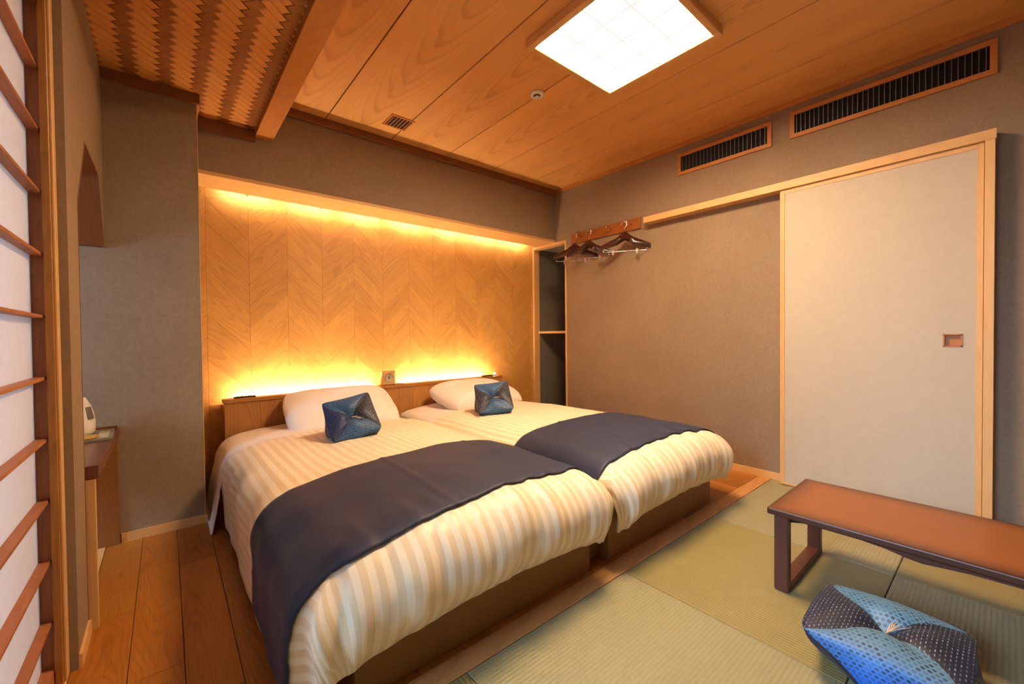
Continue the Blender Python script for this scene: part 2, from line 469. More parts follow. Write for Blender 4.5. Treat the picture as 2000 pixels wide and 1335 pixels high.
# ---- walls
wl_pts = [(1.80, 0), (2.00, 0), (2.00, 1.476), (2.21, 1.740), (2.60, 1.740), (2.80, 1.432), (2.80, ZW + 0.02), (1.80, ZW + 0.02)]
wall_left = prism('wall_left', wl_pts, 'x', XL, XL - 0.10, M['wall'])
tag(wall_left, kind='structure')
for (ya, za, yb, zb) in ((2.00, 1.476, 2.21, 1.740), (2.21, 1.740, 2.60, 1.740), (2.60, 1.740, 2.788, 1.450)):
    dy, dz = yb - ya, zb - za
    L = hypot(dy, dz)
    ny, nz = dz / L * 0.008, -dy / L * 0.008
    prism('opening_lining', [(ya, za), (yb, zb), (yb + ny, zb + nz), (ya + ny, za + nz)], 'x', XL + 0.001, XL - 0.101, M['lining'], wall_left)
box('opening_lining', XL - 0.101, XL + 0.001, 2.0, 2.006, 0.0, 1.476, M['lining'], wall_left)
box('baseboard_left', XL, XL + 0.008, 1.80, 2.00, 0, 0.045, M['lightwood_y'])
tag(bpy.data.objects['baseboard_left'], kind='structure')

pillar = boxes('wall_pillar', [(-1.55, 0.148, 2.79, 3.5, -0.02, ZW + 0.15)], M['wall'])
tag(pillar, kind='structure')
box('corner_bead', 0.1465, 0.1495, 2.7885, 2.7915, 0.045, 2.25, M['lightwood'], pillar)
tag(box('baseboard_pillar', XL + 0.035, 0.156, 2.782, 2.79, 0, 0.045, M['lightwood_x']), kind='structure')
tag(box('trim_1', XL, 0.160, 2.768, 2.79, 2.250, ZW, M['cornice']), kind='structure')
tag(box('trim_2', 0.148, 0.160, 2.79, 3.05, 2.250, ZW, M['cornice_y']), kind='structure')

# chevron wall
wall_back = boxes('wall_back', [(0.148, XR + 0.8, YC + 0.012, YC + 0.1, -0.02, 2.6)], M['backing'])
tag(wall_back, kind='structure')
cw = 0.2418
x_first = 0.212
vh = 0.152
def clip_poly(pts, xa, xb, za, zb):
    for (ax, lim, sg) in ((0, xa, 1), (0, xb, -1), (1, za, 1), (1, zb, -1)):
        out = []
        for i in range(len(pts)):
            p, q = pts[i], pts[(i + 1) % len(pts)]
            dp, dq = sg * (p[ax] - lim), sg * (q[ax] - lim)
            if dp >= 0: out.append(p)
            if (dp >= 0) != (dq >= 0):
                t = dp / (dp - dq)
                out.append((p[0] + (q[0] - p[0]) * t, p[1] + (q[1] - p[1]) * t))
        pts = out
        if len(pts) < 3: return []
    return pts
for c in range(-1, 13):
    xa = x_first + c * cw
    xb = xa + cw
    rising = (c % 2 == 1)
    z0 = -0.6 + (0.0 if rising else cw)
    n = 0
    zz = z0
    while zz < 2.1:
        dzr = cw if rising else -cw
        g = 0.0006
        pts = [(xa + g, zz + g), (xb - g, zz + dzr + g), (xb - g, zz + dzr + vh - g), (xa + g, zz + vh - g)]
        pts = clip_poly(pts, 0.149, XR - 0.001, 0.0, 2.06)
        if len(pts) >= 3:
            area2 = sum(pts[i][0] * pts[(i + 1) % len(pts)][1] - pts[(i + 1) % len(pts)][0] * pts[i][1] for i in range(len(pts)))
            if abs(area2) > 0.0006:
                cx = sum(p[0] for p in pts) / len(pts); cz = sum(p[1] for p in pts) / len(pts)
                pr = random.random() * 0.0012
                prism('chevron_board', [(p[0] - cx, p[1] - cz) for p in pts], 'y', -0.012 - pr + 0.012, 0.012, M['chev_up'] if rising else M['chev_dn'], wall_back, (cx, YC, cz))
        zz += vh

# soffit over the bed heads
soffit = boxes('wall_soffit', [(0.148, XR, YS, 3.30, 1.995, ZC + 0.02), (0.148, XR, 3.30, YC + 0.012, 2.16, ZC + 0.02)], M['wall'])
tag(soffit, kind='structure')
box('underside_board', 0.149, XR - 0.002, YS - 0.004, 3.312, 1.972, 1.995, M['lightwood_x'], soffit, 0.001)
for i in range(7):
    a = 0.30 + i * 0.405
    box('led_strip', a, a + 0.33, 3.3005, 3.306, 2.004, 2.020, M['led_cove'], soffit)
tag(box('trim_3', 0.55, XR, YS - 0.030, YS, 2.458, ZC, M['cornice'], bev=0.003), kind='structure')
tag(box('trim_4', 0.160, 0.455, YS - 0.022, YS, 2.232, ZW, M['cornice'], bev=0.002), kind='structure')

# right wall with the closet opening
wall_right = boxes('wall_right', [(XR, XR + 0.06, YN, 2.900, -0.02, ZC + 0.02), (XR, XR + 0.06, 2.900, YC + 0.012, 1.972, ZC + 0.02)], M['wall'])
tag(wall_right, kind='structure')
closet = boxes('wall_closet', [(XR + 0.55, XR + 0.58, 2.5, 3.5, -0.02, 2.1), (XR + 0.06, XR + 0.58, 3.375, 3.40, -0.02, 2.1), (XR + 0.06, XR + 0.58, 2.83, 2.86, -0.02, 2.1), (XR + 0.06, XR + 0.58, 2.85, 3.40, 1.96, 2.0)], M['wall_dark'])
tag(closet, kind='structure')
tag(box('trim_5', XR - 0.010, XR + 0.07, 2.893, 2.911, 0.0, 1.972, M['lightwood'], bev=0.0015), kind='structure')
tag(box('trim_6', XR - 0.010, XR + 0.07, 3.372, 3.398, 0.0, 1.972, M['lightwood'], bev=0.0015), kind='structure')
tag(box('trim_7', XR - 0.010, XR + 0.07, 2.911, 3.372, 1.945, 1.972, M['lightwood_y'], bev=0.0015), kind='structure')
tag(box('baseboard_right', XR - 0.009, XR, 0.95, 2.893, 0, 0.050, M['lightwood_y'], bev=0.001), kind='structure')
tag(box('trim_8', XR - 0.016, XR, YN, YS - 0.03, 2.478, ZC, M['cornice_y'], bev=0.002), kind='structure')

# wall behind the camera and the shell of the sunroom
tag(boxes('wall_near', [(-1.6, XR + 0.06, YN - 0.08, YN, -0.02, ZC + 0.02)], M['wall']), kind='structure')
tag(boxes('wall_sunroom', [(-1.60, -1.55, YN, 2.79, -0.02, 0.42), (-1.60, -1.55, YN, 2.79, 2.08, 2.45), (-1.60, -1.55, YN, -1.05, 0.42, 2.08), (-1.60, -1.55, 2.55, 2.79, 0.42, 2.08), (-1.60, -1.55, 1.35, 2.00, 0.42, 2.08)], M['wall']), kind='structure')  # unseen solid section between the panes added to keep daylight off the pillar
tag(boxes('ceiling_sunroom', [(-1.60, XL - 0.10, YN, 2.79, 2.32, 2.36)], M['wall']), kind='structure')
tag(boxes('wall_header', [(XL - 0.10, XL, YN, 1.80, 2.02, ZC + 0.02)], M['wall']), kind='structure')

# ---- plank ceiling
ceiling = boxes('ceiling', [(0.45, XR + 0.06, YN, YS + 0.05, ZC + 0.010, ZC + 0.06)], M['backing'])
tag(ceiling, kind='structure')
ce = [0.500, 0.873, 1.350, 1.827, 2.306, 2.784, 3.165]
for a, b in zip(ce[:-1], ce[1:]):
    box('ceiling_plank', a + 0.003, b - 0.003, YN, YS, ZC, ZC + 0.010, M['ceil'], ceiling, 0.002)
beam = box('trim_9', 0.450, 0.548, YN, YS - 0.001, 2.262, ZC + 0.01, M['beam'], bev=0.002)
tag(beam, 'broad orange wooden beam between woven and plank ceilings', kind='structure')

# ---- woven ceiling: strips crossing at right angles, three over and two under
weave = boxes('ceiling_woven', [(XL - 0.05, 0.45, YN, YS + 0.02, ZW + 0.014, ZW + 0.05)], M['backing'])
tag(weave, kind='structure')
WS = 0.0378
def weave_h(i, j):                     # +1: strip set A shows below, -1: set B shows
    return 1 if (i + j) % 5 < 2 else -1
X0, X1, Y0, Y1 = XL - 0.02, 0.452, 0.6, YS + 0.005
CX, CY = 0.115, 2.2
amp = 0.0026
e1 = Vector((sin(radians(45)), -cos(radians(45)), 0))   # set A direction
e2 = Vector((sin(radians(45)), cos(radians(45)), 0))    # set B direction
def strip(setA, k):
    bm = bmesh.new()
    rows = []
    for q in range(-36, 37):
        for sub in (0.15, 0.85):
            s = q + sub
            h = weave_h(q, k) if setA else -weave_h(k, q)
            z = ZW + 0.004 - h * amp
            ca = s * WS
            cb = (k + 0.5) * WS
            g = WS * 0.485
            if setA: p, nrm = e1 * ca + e2 * cb, e2
            else: p, nrm = e1 * cb + e2 * ca, e1
            base = Vector((CX, CY, 0)) + p
            rows.append((bm.verts.new(base + nrm * -g + Vector((0, 0, z))), bm.verts.new(base + nrm * g + Vector((0, 0, z - 0.0006)))))
    for a, b in zip(rows[:-1], rows[1:]):
        bm.faces.new((a[0], a[1], b[1], b[0]))
    for co, no in (((X0, 0, 0), (1, 0, 0)), ((X1, 0, 0), (-1, 0, 0)), ((0, Y0, 0), (0, 1, 0)), ((0, Y1, 0), (0, -1, 0))):
        bmesh.ops.bisect_plane(bm, geom=bm.verts[:] + bm.edges[:] + bm.faces[:], plane_co=co, plane_no=no, clear_inner=True)
    if len(bm.faces) == 0:
        bm.free(); return
    r = bmesh.ops.extrude_face_region(bm, geom=bm.faces[:])
    for v in r['geom']:
        if isinstance(v, bmesh.types.BMVert): v.co.z += 0.0012
    ang = atan2(e1.y, e1.x) if setA else atan2(e2.y, e2.x)
    c = sum((v.co for v in bm.verts), Vector()) / len(bm.verts)
    rotm = Matrix.Rotation(-ang, 4, 'Z') @ Matrix.Translation(-c)
    bmesh.ops.transform(bm, matrix=rotm, verts=bm.verts)
    link('woven_slat', bm_mesh(bm, 'woven_slat'), weave, c, (0, 0, ang), M['weave_b'] if setA else M['weave_a'])
for k in range(-34, 35):
    strip(True, k)
    strip(False, k)

# ---- shoji screen and its jamb
tag(box('trim_10', -0.263, -0.245, 1.752, 1.80, 0, 2.02, M['jamb'], bev=0.002), kind='structure')
tag(box('trim_14', -0.245, -0.2395, 1.760, 1.80, 0, 2.02, M['lightwood'], bev=0.001), kind='structure')
tag(box('trim_11', -0.320, -0.300, 1.80, 1.95, 0, 2.02, M['jamb'], bev=0.002), kind='structure')
shoji = empty('window_1', (-0.30, 1.40, 0))
tag(shoji, 'paper shoji screen with thin horizontal wooden bars at left edge', kind='structure')
SB = (-0.30, 1.40, 0)
box('stile', -0.300, -0.2645, 1.770, 1.7995, 0.004, 1.99, M['shoji'], shoji, 0.001, base=SB)
box('stile', -0.300, -0.2645, 0.970, 1.002, 0.004, 1.99, M['shoji'], shoji, 0.001, base=SB)
box('rail', -0.300, -0.2645, 1.002, 1.770, 1.95, 1.99, M['shoji_y'], shoji, 0.001, base=SB)
box('rail', -0.300, -0.2645, 1.002, 1.770, 0.004, 0.05, M['shoji_y'], shoji, 0.001, base=SB)
bz = [0.184 + 0.1766 * i for i in range(10)]
for z in bz:
    box('bar', -0.2905, -0.2665, 1.002, 1.770, z - 0.0045, z + 0.0045, M['shoji_y'], shoji, 0.0006, base=SB)
for z0, z1 in zip([0.05] + bz, bz + [1.95]):
    box('paper_pane', -0.2945, -0.2910, 1.002, 1.770, z0, z1, M['paper'], shoji, base=SB)

# ---- sunroom window, unseen, its glass split to keep daylight off the pillar
win = empty('window_2', (-1.575, 0.75, 0.42))
tag(win, 'wide sunroom window behind the left wall', kind='structure')
WB = (-1.575, 0.75, 0.42)
for a, b in ((-1.05, 0.15), (0.15, 1.35), (2.00, 2.55)):
    box('pane', -1.578, -1.572, a + 0.03, b - 0.03, 0.46, 2.04, M['glass'], win, base=WB)
    for c in (a, b):
        box('frame_post', -1.60, -1.55, c - 0.03, c + 0.03, 0.46, 2.04, M['shoji'], win, base=WB)
    box('frame_rail', -1.60, -1.55, a, b, 0.42, 0.46, M['shoji_y'], win, base=WB)
    box('frame_rail', -1.60, -1.55, a, b, 2.04, 2.08, M['shoji_y'], win, base=WB)

# ---- sliding door on the right wall
DX = 3.092
door = empty('door_1', (DX, 0.51, 0))
tag(door, 'cream papered sliding door with pale wooden edge', kind='structure')
DB = (DX, 0.51, 0)
y0, y1, z0, z1 = 0.070, 0.949, 0.006, 1.925
boxes_ = [(y0 + 0.020, y0 + 0.080, z0 + 0.02, z1 - 0.02)]
hy0, hy1, hz0, hz1 = 0.137, 0.207, 0.919, 0.985
def door_panel():
    bm = bmesh.new()
    a, b, c, d = y0 + 0.022, y1 - 0.026, z0 + 0.012, z1 - 0.026
    for (ya, yb, za, zb) in ((a, hy0, c, d), (hy1, b, c, d), (hy0, hy1, c, hz0), (hy0, hy1, hz1, d)):
        add_box(bm, 0.003, 0.026, ya - 0.51, yb - 0.51, za, zb)
    return link('paper_panel', bm_mesh(bm, 'paper_panel'), door, mat=M['fusuma'])
dpanel = door_panel()
box('stile', DX, DX + 0.030, y1 - 0.026, y1, z0, z1, M['lightwood'], door, 0.001, base=DB)
box('stile', DX, DX + 0.030, y0, y0 + 0.022, z0, z1, M['lightwood'], door, 0.001, base=DB)
box('top_rail', DX, DX + 0.030, y0 + 0.022, y1 - 0.026, z1 - 0.026, z1, M['lightwood_y'], door, 0.001, base=DB)
box('bottom_rail', DX, DX + 0.030, y0 + 0.022, y1 - 0.026, z0, z0 + 0.012, M['lightwood_y'], door, 0.001, base=DB)
hd = boxes('recessed_handle', [(0.000, 0.024, hy0 - .51, hy0 - .51 + 0.006, hz0, hz1), (0.000, 0.024, hy1 - .51 - 0.006, hy1 - .51, hz0, hz1), (0.000, 0.024, hy0 - .51, hy1 - .51, hz0, hz0 + 0.006), (0.000, 0.024, hy0 - .51, hy1 - .51, hz1 - 0.006, hz1), (0.020, 0.026, hy0 - .51, hy1 - .51, hz0, hz1)], M['grille'], dpanel)
hd['label'] = 'small square wooden finger pull set into the paper'
tag(box('trim_12', 3.076, XR, 0.030, 1.947, 1.926, 1.975, M['lightwood_y'], bev=0.0015), kind='structure')
tag(box('trim_13', 3.076, XR, 0.034, 0.068, 0.0, 1.926, M['lightwood'], bev=0.0015), kind='structure')

# ================================================================== THINGS
# ---- ceiling lamp
lamp = empty('ceiling_lamp', (1.784, 1.2425, ZC))
tag(lamp, 'large square ceiling lamp with wooden frame and glowing white lattice panel', 'ceiling lamp')
LX0, LX1, LY0, LY1, LZ = 1.439, 2.129, 0.900, 1.585, 2.465
LB = (1.784, 1.2425, ZC)
for (nm, a) in (('frame_side', (LX0, LX0 + 0.035, LY0, LY1)), ('frame_side', (LX1 - 0.035, LX1, LY0, LY1)), ('frame_side', (LX0 + 0.035, LX1 - 0.035, LY0, LY0 + 0.035)), ('frame_side', (LX0 + 0.035, LX1 - 0.035, LY1 - 0.035, LY1))):
    box(nm, *a, LZ, ZC, M['lightwood_y' if a[3] - a[2] > 0.3 else 'lightwood_x'], lamp, 0.003, base=LB)
ix0, ix1, iy0, iy1 = LX0 + 0.035, LX1 - 0.035, LY0 + 0.035, LY1 - 0.035
gx, gy = (ix1 - ix0) / 4, (iy1 - iy0) / 4
for i in range(4):
    for j in range(4):
        box('glowing_pane', ix0 + i * gx + 0.001, ix0 + (i + 1) * gx - 0.001, iy0 + j * gy + 0.001, iy0 + (j + 1) * gy - 0.001, LZ + 0.012, LZ + 0.016, M['lamp'], lamp, base=LB)
for i in range(1, 4):
    box('lattice_bar', ix0 + i * gx - 0.0026, ix0 + i * gx + 0.0026, iy0, iy1, LZ + 0.008, LZ + 0.0125, M['lattice'], lamp, base=LB)
    box('lattice_bar', ix0, ix1, iy0 + i * gy - 0.0026, iy0 + i * gy + 0.0026, LZ + 0.0085, LZ + 0.013, M['lattice'], lamp, base=LB)

# ---- smoke detector
det = empty('smoke_detector', (1.807, 1.889, ZC))
tag(det, 'small round white smoke detector on the plank ceiling', 'smoke detector')
lathe('body', [(0.0, 0.0), (0.043, 0.0), (0.044, -0.006), (0.040, -0.014), (0.026, -0.016), (0.024, -0.013), (0.0, -0.013)], M['white_plastic'], det)
lathe('sensor_ring', [(0.0, -0.012), (0.020, -0.012), (0.019, -0.017), (0.0, -0.017)], M['dark_plastic'], det)
lathe('sensor_cap', [(0.0, -0.016), (0.013, -0.016), (0.015, -0.024), (0.011, -0.028), (0.0, -0.029)], M['white_plastic'], det)

# ---- ceiling vent
vent = empty('ceiling_vent', (1.285, 2.755, ZC))
tag(vent, 'small square slatted air vent in the plank ceiling', 'vent')
VB = (1.285, 2.755, ZC)
vx0, vx1, vy0, vy1 = 1.200, 1.370, 2.670, 2.840
for a in ((vx0, vx0 + 0.014, vy0, vy1), (vx1 - 0.014, vx1, vy0, vy1), (vx0 + 0.014, vx1 - 0.014, vy0, vy0 + 0.014), (vx0 + 0.014, vx1 - 0.014, vy1 - 0.014, vy1)):
    box('frame_side', *a, ZC - 0.007, ZC, M['grille'], vent, 0.001, base=VB)
box('dark_back', vx0 + 0.014, vx1 - 0.014, vy0 + 0.014, vy1 - 0.014, ZC - 0.0012, ZC - 0.0004, M['black'], vent, base=VB)
for i in range(6):
    a = vx0 + 0.014 + (i + 0.5) * 0.142 / 6
    box('slat', a - 0.004, a + 0.004, vy0 + 0.014, vy1 - 0.014, ZC - 0.006, ZC - 0.002, M['shoji_y'], vent, base=VB)

# ---- wall grilles
def grille(label, y0, y1, z0, z1, n):
    g = empty('air_grille', (XR, (y0 + y1) / 2, z0))
    tag(g, label, 'air grille', 'slatted air grilles high on the right wall')
    B = (XR, (y0 + y1) / 2, z0)
    t = 0.026
    for a in ((y0, y1, z0, z0 + t), (y0, y1, z1 - t, z1)):
        box('frame_rail', XR - 0.014, XR, *a, M['grille'], g, 0.001, base=B)
    for a in ((y0, y0 + t, z0 + t, z1 - t), (y1 - t, y1, z0 + t, z1 - t)):
        box('frame_stile', XR - 0.014, XR, *a, M['grille'], g, 0.001, base=B)
    box('dark_back', XR - 0.002, XR - 0.0005, y0 + t, y1 - t, z0 + t, z1 - t, M['black'], g, base=B)
    src = None
    for i in range(n):
        yy = y0 + t + (i + 0.5) * (y1 - y0 - 2 * t) / n
        box('slat', XR - 0.012, XR - 0.002, yy - 0.0016, yy + 0.0016, z0 + t, z1 - t, M['grey_metal'], g, base=B)
grille('longer wooden air grille directly above the sliding door', 0.030, 0.912, 2.266, 2.438, 35)
grille('shorter wooden air grille nearer the bed corner', 1.019, 1.685, 2.258, 2.427, 22)

# ---- closet shelf
tag(box('closet_shelf', XR + 0.055, XR + 0.548, 2.862, 3.373, 1.018, 1.042, M['lightwood_y'], bev=0.001), 'single wooden shelf inside the narrow dark closet niche', 'shelf')

# ---- hook rail and hangers
rail = empty('hook_rail', (XR, 2.415, 1.91))
tag(rail, 'brown wooden wall rail with metal pegs beside the closet', 'hook rail')
RB = (XR, 2.415, 1.91)
box('board', XR - 0.020, XR, 2.020, 2.812, 1.912, 2.010, M['railwood'], rail, 0.004, 2, base=RB)
pegs = [2.675, 2.500, 2.325, 2.108]
for yy in pegs:
    p = tube('peg', [(-0.018, yy - RB[1], 0.052), (-0.05, yy - RB[1], 0.054), (-0.085, yy - RB[1], 0.058), (-0.095, yy - RB[1], 0.068)], [0.006, 0.005, 0.005, 0.006], M['chrome'], rail)

def hanger_outline():
    up_, dn = [], []
    N = 26
    for i in range(N + 1):
        t = -1 + 2 * i / N
        a = abs(t)
        xx = t * 0.212
        neck = math.exp(-(a / 0.17) ** 2) * 0.030
        zt = -0.030 - 0.090 * a ** 1.1 + neck
        th = 0.046 * (1 - a) ** 0.9 + 0.028 + 0.006 * math.exp(-((a - 1) / 0.12) ** 2)
        up_.append((xx, zt)); dn.append((xx, zt - th * (0.9 if a > 0.93 else 1)))
    return up_ + dn[::-1]

def hanger(label, loc, ang):
    h = empty('clothes_hanger', loc, (0, 0, ang))
    tag(h, label, 'hanger', 'wooden hangers on the hook rail')
    b = prism('body', hanger_outline(), 'y', -0.011, 0.011, M['hangwood'], h, bev=0.003, seg=2)
    for p in b.data.polygons: p.use_smooth = True
    pts = [(0, 0, -0.01), (0, 0, 0.025), (0.004, 0, 0.036)]
    for i in range(13):
        a = radians(-50 + i * 20)
        pts.append((0.024 * cos(a) * 0.95 - 0.006, 0, 0.058 + 0.024 * sin(a)))
    tube('hook', pts, 0.0022, M['chrome'], h, sides=6)
    tbar = tube('trouser_bar', [(-0.185, 0, -0.105), (-0.182, 0, -0.165), (-0.17, 0, -0.172), (0.17, 0, -0.172), (0.182, 0, -0.165), (0.185, 0, -0.105)], 0.0022, M['chrome'], h, sides=6)
    for s in (-0.10, 0.10):
        c = boxes('clip', [(s - 0.008, s + 0.008, -0.008, -0.004, -0.200, -0.156), (s - 0.008, s + 0.008, 0.004, 0.008, -0.200, -0.156), (s - 0.006, s + 0.006, -0.005, 0.005, -0.177, -0.167)], M['chrome'], tbar)
    return h
HZ = 1.888
hanger('dark wooden hanger on the outermost peg, farthest from the closet', (3.045, pegs[3], HZ), radians(-90 + 32))
hanger('middle one of the three dark wooden hangers', (3.045, pegs[1], HZ), radians(-90 + 30))
hanger('dark wooden hanger on the peg next to the closet', (3.045, pegs[0], HZ), radians(-90 + 34))

# ---- headboard
HB = (1.433, 3.25, 0)
head = empty('headboard', HB)
tag(head, 'long wooden headboard of upright veneer panels spanning both beds', 'headboard')
hx0, hx1 = 0.283, 2.583
box('core', hx0 + 0.002, hx1 - 0.002, 3.262, 3.322, 0.0, 0.574, M['head_cap'], head, base=HB)
box('slot_floor', hx0 + 0.002, hx1 - 0.002, 3.322, 3.3985, 0.0, 0.555, M['head_cap'], head, base=HB)
xx = hx0
while xx < hx1 - 0.01:
    x2 = min(xx + random.choice((0.13, 0.15, 0.17, 0.20)), hx1)
    if hx1 - x2 < 0.08: x2 = hx1
    box('veneer_panel', xx + 0.0004, x2 - 0.0004, 3.250, 3.262, 0.0, 0.574, M['head'], head, 0.0006, base=HB)
    xx = x2
box('cap', hx0 - 0.008, hx1 + 0.008, 3.242, 3.324, 0.574, 0.600, M['head_cap'], head, 0.002, base=HB)
for a, b in ((0.355, 1.310), (1.560, 2.465)):
    box('led_strip', a, b, 3.330, 3.346, 0.556, 0.566, M['led'], head, base=HB)

def slab(name, label, cat, x0, x1, y0, y1, z0, h, mat):
    o = box(name, x0, x1, y0, y1, z0, z0 + h, mat, None, 0.002, 2)
    return o
def remote(label, x, y):
    o = empty('remote_control', (x, y, 0.600))
    tag(o, label, 'remote control', 'slim dark remotes lying on the headboard')
    box('case', -0.062, 0.062, -0.019, 0.019, 0, 0.010, M['dark_plastic'], o, 0.003, 2)
    for i in range(4):
        box('button', -0.045 + i * 0.022, -0.033 + i * 0.022, -0.008, 0.008, 0.010, 0.012, M['black'], o, 0.001)
remote('slim dark remote at the left end of the headboard ledge', 0.400, 3.290)
remote('slim dark remote at the right end of the headboard ledge, beside the tiny light', 2.430, 3.290)
# clock on its dark tray
cl = empty('table_clock', (1.405, 3.290, 0.604))
tag(cl, 'small cube-shaped wooden table clock with round dial on the headboard', 'clock')
CB = (0, 0, 0)
ccase = box('case', -0.055, 0.055, -0.026, 0.026, 0, 0.112, M['lightwood_x'], cl, 0.004, 2)
lathe('dial', [(0, 0.0), (0.040, 0.0), (0.041, 0.003), (0.036, 0.003), (0.035, 0.001), (0, 0.001)], plain('clock_dial', srgb(188, 172, 140), 0.5), ccase, (0, -0.0262, 0.002), (radians(90), 0, 0))
for i in range(12):
    a = radians(i * 30)
    o = box('hour_mark', -0.001, 0.001, -0.029, -0.0275, -0.004, 0.004, M['black'], ccase)
    o.location = (0.030 * sin(a), -0.0278, 0.002 + 0.030 * cos(a)); o.rotation_euler = (0, a, 0)
for L, a in ((0.022, radians(-62)), (0.030, radians(14))):
    o = box('hand', -0.0014, 0.0014, -0.0008, 0.0008, -0.004, L, M['black'], ccase)
    o.location = (0, -0.030, 0.002); o.rotation_euler = (0, a, 0)
tray = box('clock_tray', 1.345, 1.535, 3.262, 3.322, 0.600, 0.6038, M['dark_plastic'], None, 0.001)
tag(tray, 'thin dark tray under the wooden clock', 'tray')
sl = empty('reading_light', (2.530, 3.300, 0.600))
tag(sl, 'tiny glowing reading light at the right end of the headboard', 'reading light')
lathe('base', [(0, 0), (0.012, 0), (0.012, 0.008), (0.007, 0.012), (0, 0.012)], M['dark_plastic'], sl)
lathe('bulb', [(0, 0.010), (0.008, 0.013), (0.010, 0.021), (0.007, 0.029), (0, 0.032)], M['led_cove'], sl)

# ---- beds
def bed(label, x0, x1):
    B = ((x0 + x1) / 2, 1.13, 0)
    b = empty('bed', B)
    tag(b, label, 'bed', 'twin beds')
    box('base_front', x0, x1, 1.130, 1.152, 0.0, 0.230, M['base'], b, 0.0015, base=B)
    box('base_side', x0, x0 + 0.02, 1.152, 3.235, 0.0, 0.230, M['base'], b, 0.0015, base=B)
    box('base_side', x1 - 0.02, x1, 1.152, 3.235, 0.0, 0.230, M['base'], b, 0.0015, base=B)
    box('slatted_deck', x0 + 0.02, x1 - 0.02, 1.152, 3.235, 0.200, 0.230, M['base'], b, base=B)
    m = box('mattress', x0 - 0.03, x1 + 0.03, 1.150, 3.235, 0.230, 0.375, M['mattress'], b, 0.04, 3, base=B)
    return b
bed('bed nearer the shoji screen, beside the wooden aisle', 0.376, 1.366)
bed('bed nearer the hanger wall', 1.494, 2.485)
box_gap = box('bed_bridge', 1.367, 1.493, 1.185, 3.235, 0.0, 0.225, M['base'], None, 0.001)
tag(box_gap, 'recessed dark filler box in the gap between the two bed bases', 'filler panel')

class Drape:
    """cloth lying on a bed: flat top, rolled edges, hanging sides; fabric coordinates (s across, t = world y on top)"""
    def __init__(s, xc, al, rl, ar, rr, seed):
        s.xc, s.al, s.rl, s.ar, s.rr, s.seed = xc, al, rl, ar, rr, seed
        s.yf, s.rf = 1.165, 0.165
        s.zt = 0.418
    def roll(s, e, R, V, amax):
        """arc of radius R (horizontal) and V (vertical) up to amax, then straight"""
        q = (R + V) / 2
        a = e / q
        if a <= amax: return R * sin(a), V * (1 - cos(a))
        rest = e - amax * q
        return R * sin(amax) + cos(amax) * rest * 0.35, V * (1 - cos(amax)) + sin(amax) * rest
    def p(s, ss, t, lift=0.0, wr=1.0, foot=True):
        left = ss < 0
        A, R = (s.al, s.rl) if left else (s.ar, s.rr)
        sg = -1 if left else 1
        ex = max(0.0, abs(ss) - A)
        ey = max(0.0, s.yf - t) if foot else 0.0
        cx, cy = sg * min(abs(ss), A), (max(t, s.yf) if foot else t)
        puff = 0.040 * (1 - min(1, abs(ss) / (A + 0.05)) ** 2.2)
        fy = min(1.0, max(0.0, (cy - s.yf) / 0.35))
        puff = puff * (0.75 + 0.25 * fy) + 0.022 * sin(min(1.0, max(0, (cy - 0.95) / 1.0)) * pi) * (1 - min(1, abs(ss) / (A + 0.1)) ** 2)
        headdip = max(0.0, (cy - 2.45) / 0.8)
        z = s.zt + puff - 0.030 * headdip
        if ex == 0 and ey == 0:
            x, y = cx, cy
            nx, ny, nz = 0, 0, 1
        else:
            e = max(ex, ey)
            ph = atan2(ey, ex)
            Rr = R * cos(ph) ** 2 + s.rf * sin(ph) ** 2
            am = radians(92) * cos(ph) ** 2 + radians(135) * sin(ph) ** 2
            V = 0.135 * cos(ph) ** 2 + 0.152 * sin(ph) ** 2
            h, d = s.roll(e, Rr, V, am)
            corner = sin(2 * ph)
            h += corner * 0.012 * sin(ph * 9) * min(1, e / 0.2)
            x = cx + sg * cos(ph) * h
            y = cy - sin(ph) * h
            z -= d
            a = min(pi / 2, e / 0.13)
            nx, ny, nz = sg * cos(ph) * sin(a), -sin(ph) * sin(a), cos(a)
        if wr:
            v = Vector((ss * 3.1 + s.seed, t * 2.3, s.seed * 1.7))
            b = noise.noise(v) * 0.010 + noise.noise(v * 2.7) * 0.005
            # gathers near the foot edge run down the fall
            g = min(1.0, max(0.0, (s.yf + 0.16 - t) / 0.30)) if foot else 0
            b += g * wr * (noise.noise(Vector((ss * 11 + s.seed, t * 2.6, 3.3))) * 0.018 + noise.noise(Vector((ss * 25, t * 5, 9.1 + s.seed))) * 0.008)
            gs = min(1.0, max(0.0, (abs(ss) - A + 0.02) / 0.2))
            b += gs * wr * noise.noise(Vector((abs(ss) * 3, t * 7 + s.seed, 1.3))) * 0.010
            lift = lift + b * (1.0 if z > 0.2 else 0.6)
        return (s.xc + x + nx * lift, y + ny * lift, max(z + nz * lift, 0.006))

def cloth_grid(name, fn, us, vs_, mat, thick, uvf=None, parent=None):
    bm = bmesh.new()
    uvl = bm.loops.layers.uv.new('UVMap')
    G = [[bm.verts.new(fn(u, v)) for v in vs_] for u in us]
    UV = {}
    for i, u in enumerate(us):
        for j, v in enumerate(vs_):
            UV[G[i][j]] = (u, v)
    for i in range(len(us) - 1):
        for j in range(len(vs_) - 1):
            f = bm.faces.new((G[i][j], G[i + 1][j], G[i + 1][j + 1], G[i][j + 1]))
            f.smooth = True
            for lp in f.loops: lp[uvl].uv = UV[lp.vert]
    me = bpy.data.meshes.new(name)
    bm.to_mesh(me); bm.free()
    o = link(name, me, parent, mat=mat)
    sd = o.modifiers.new('thickness', 'SOLIDIFY')
    sd.thickness = thick
    sd.offset = -1 if True else 0
    return o

def lin(a, b, n): return [a + (b - a) * i / n for i in range(n + 1)]

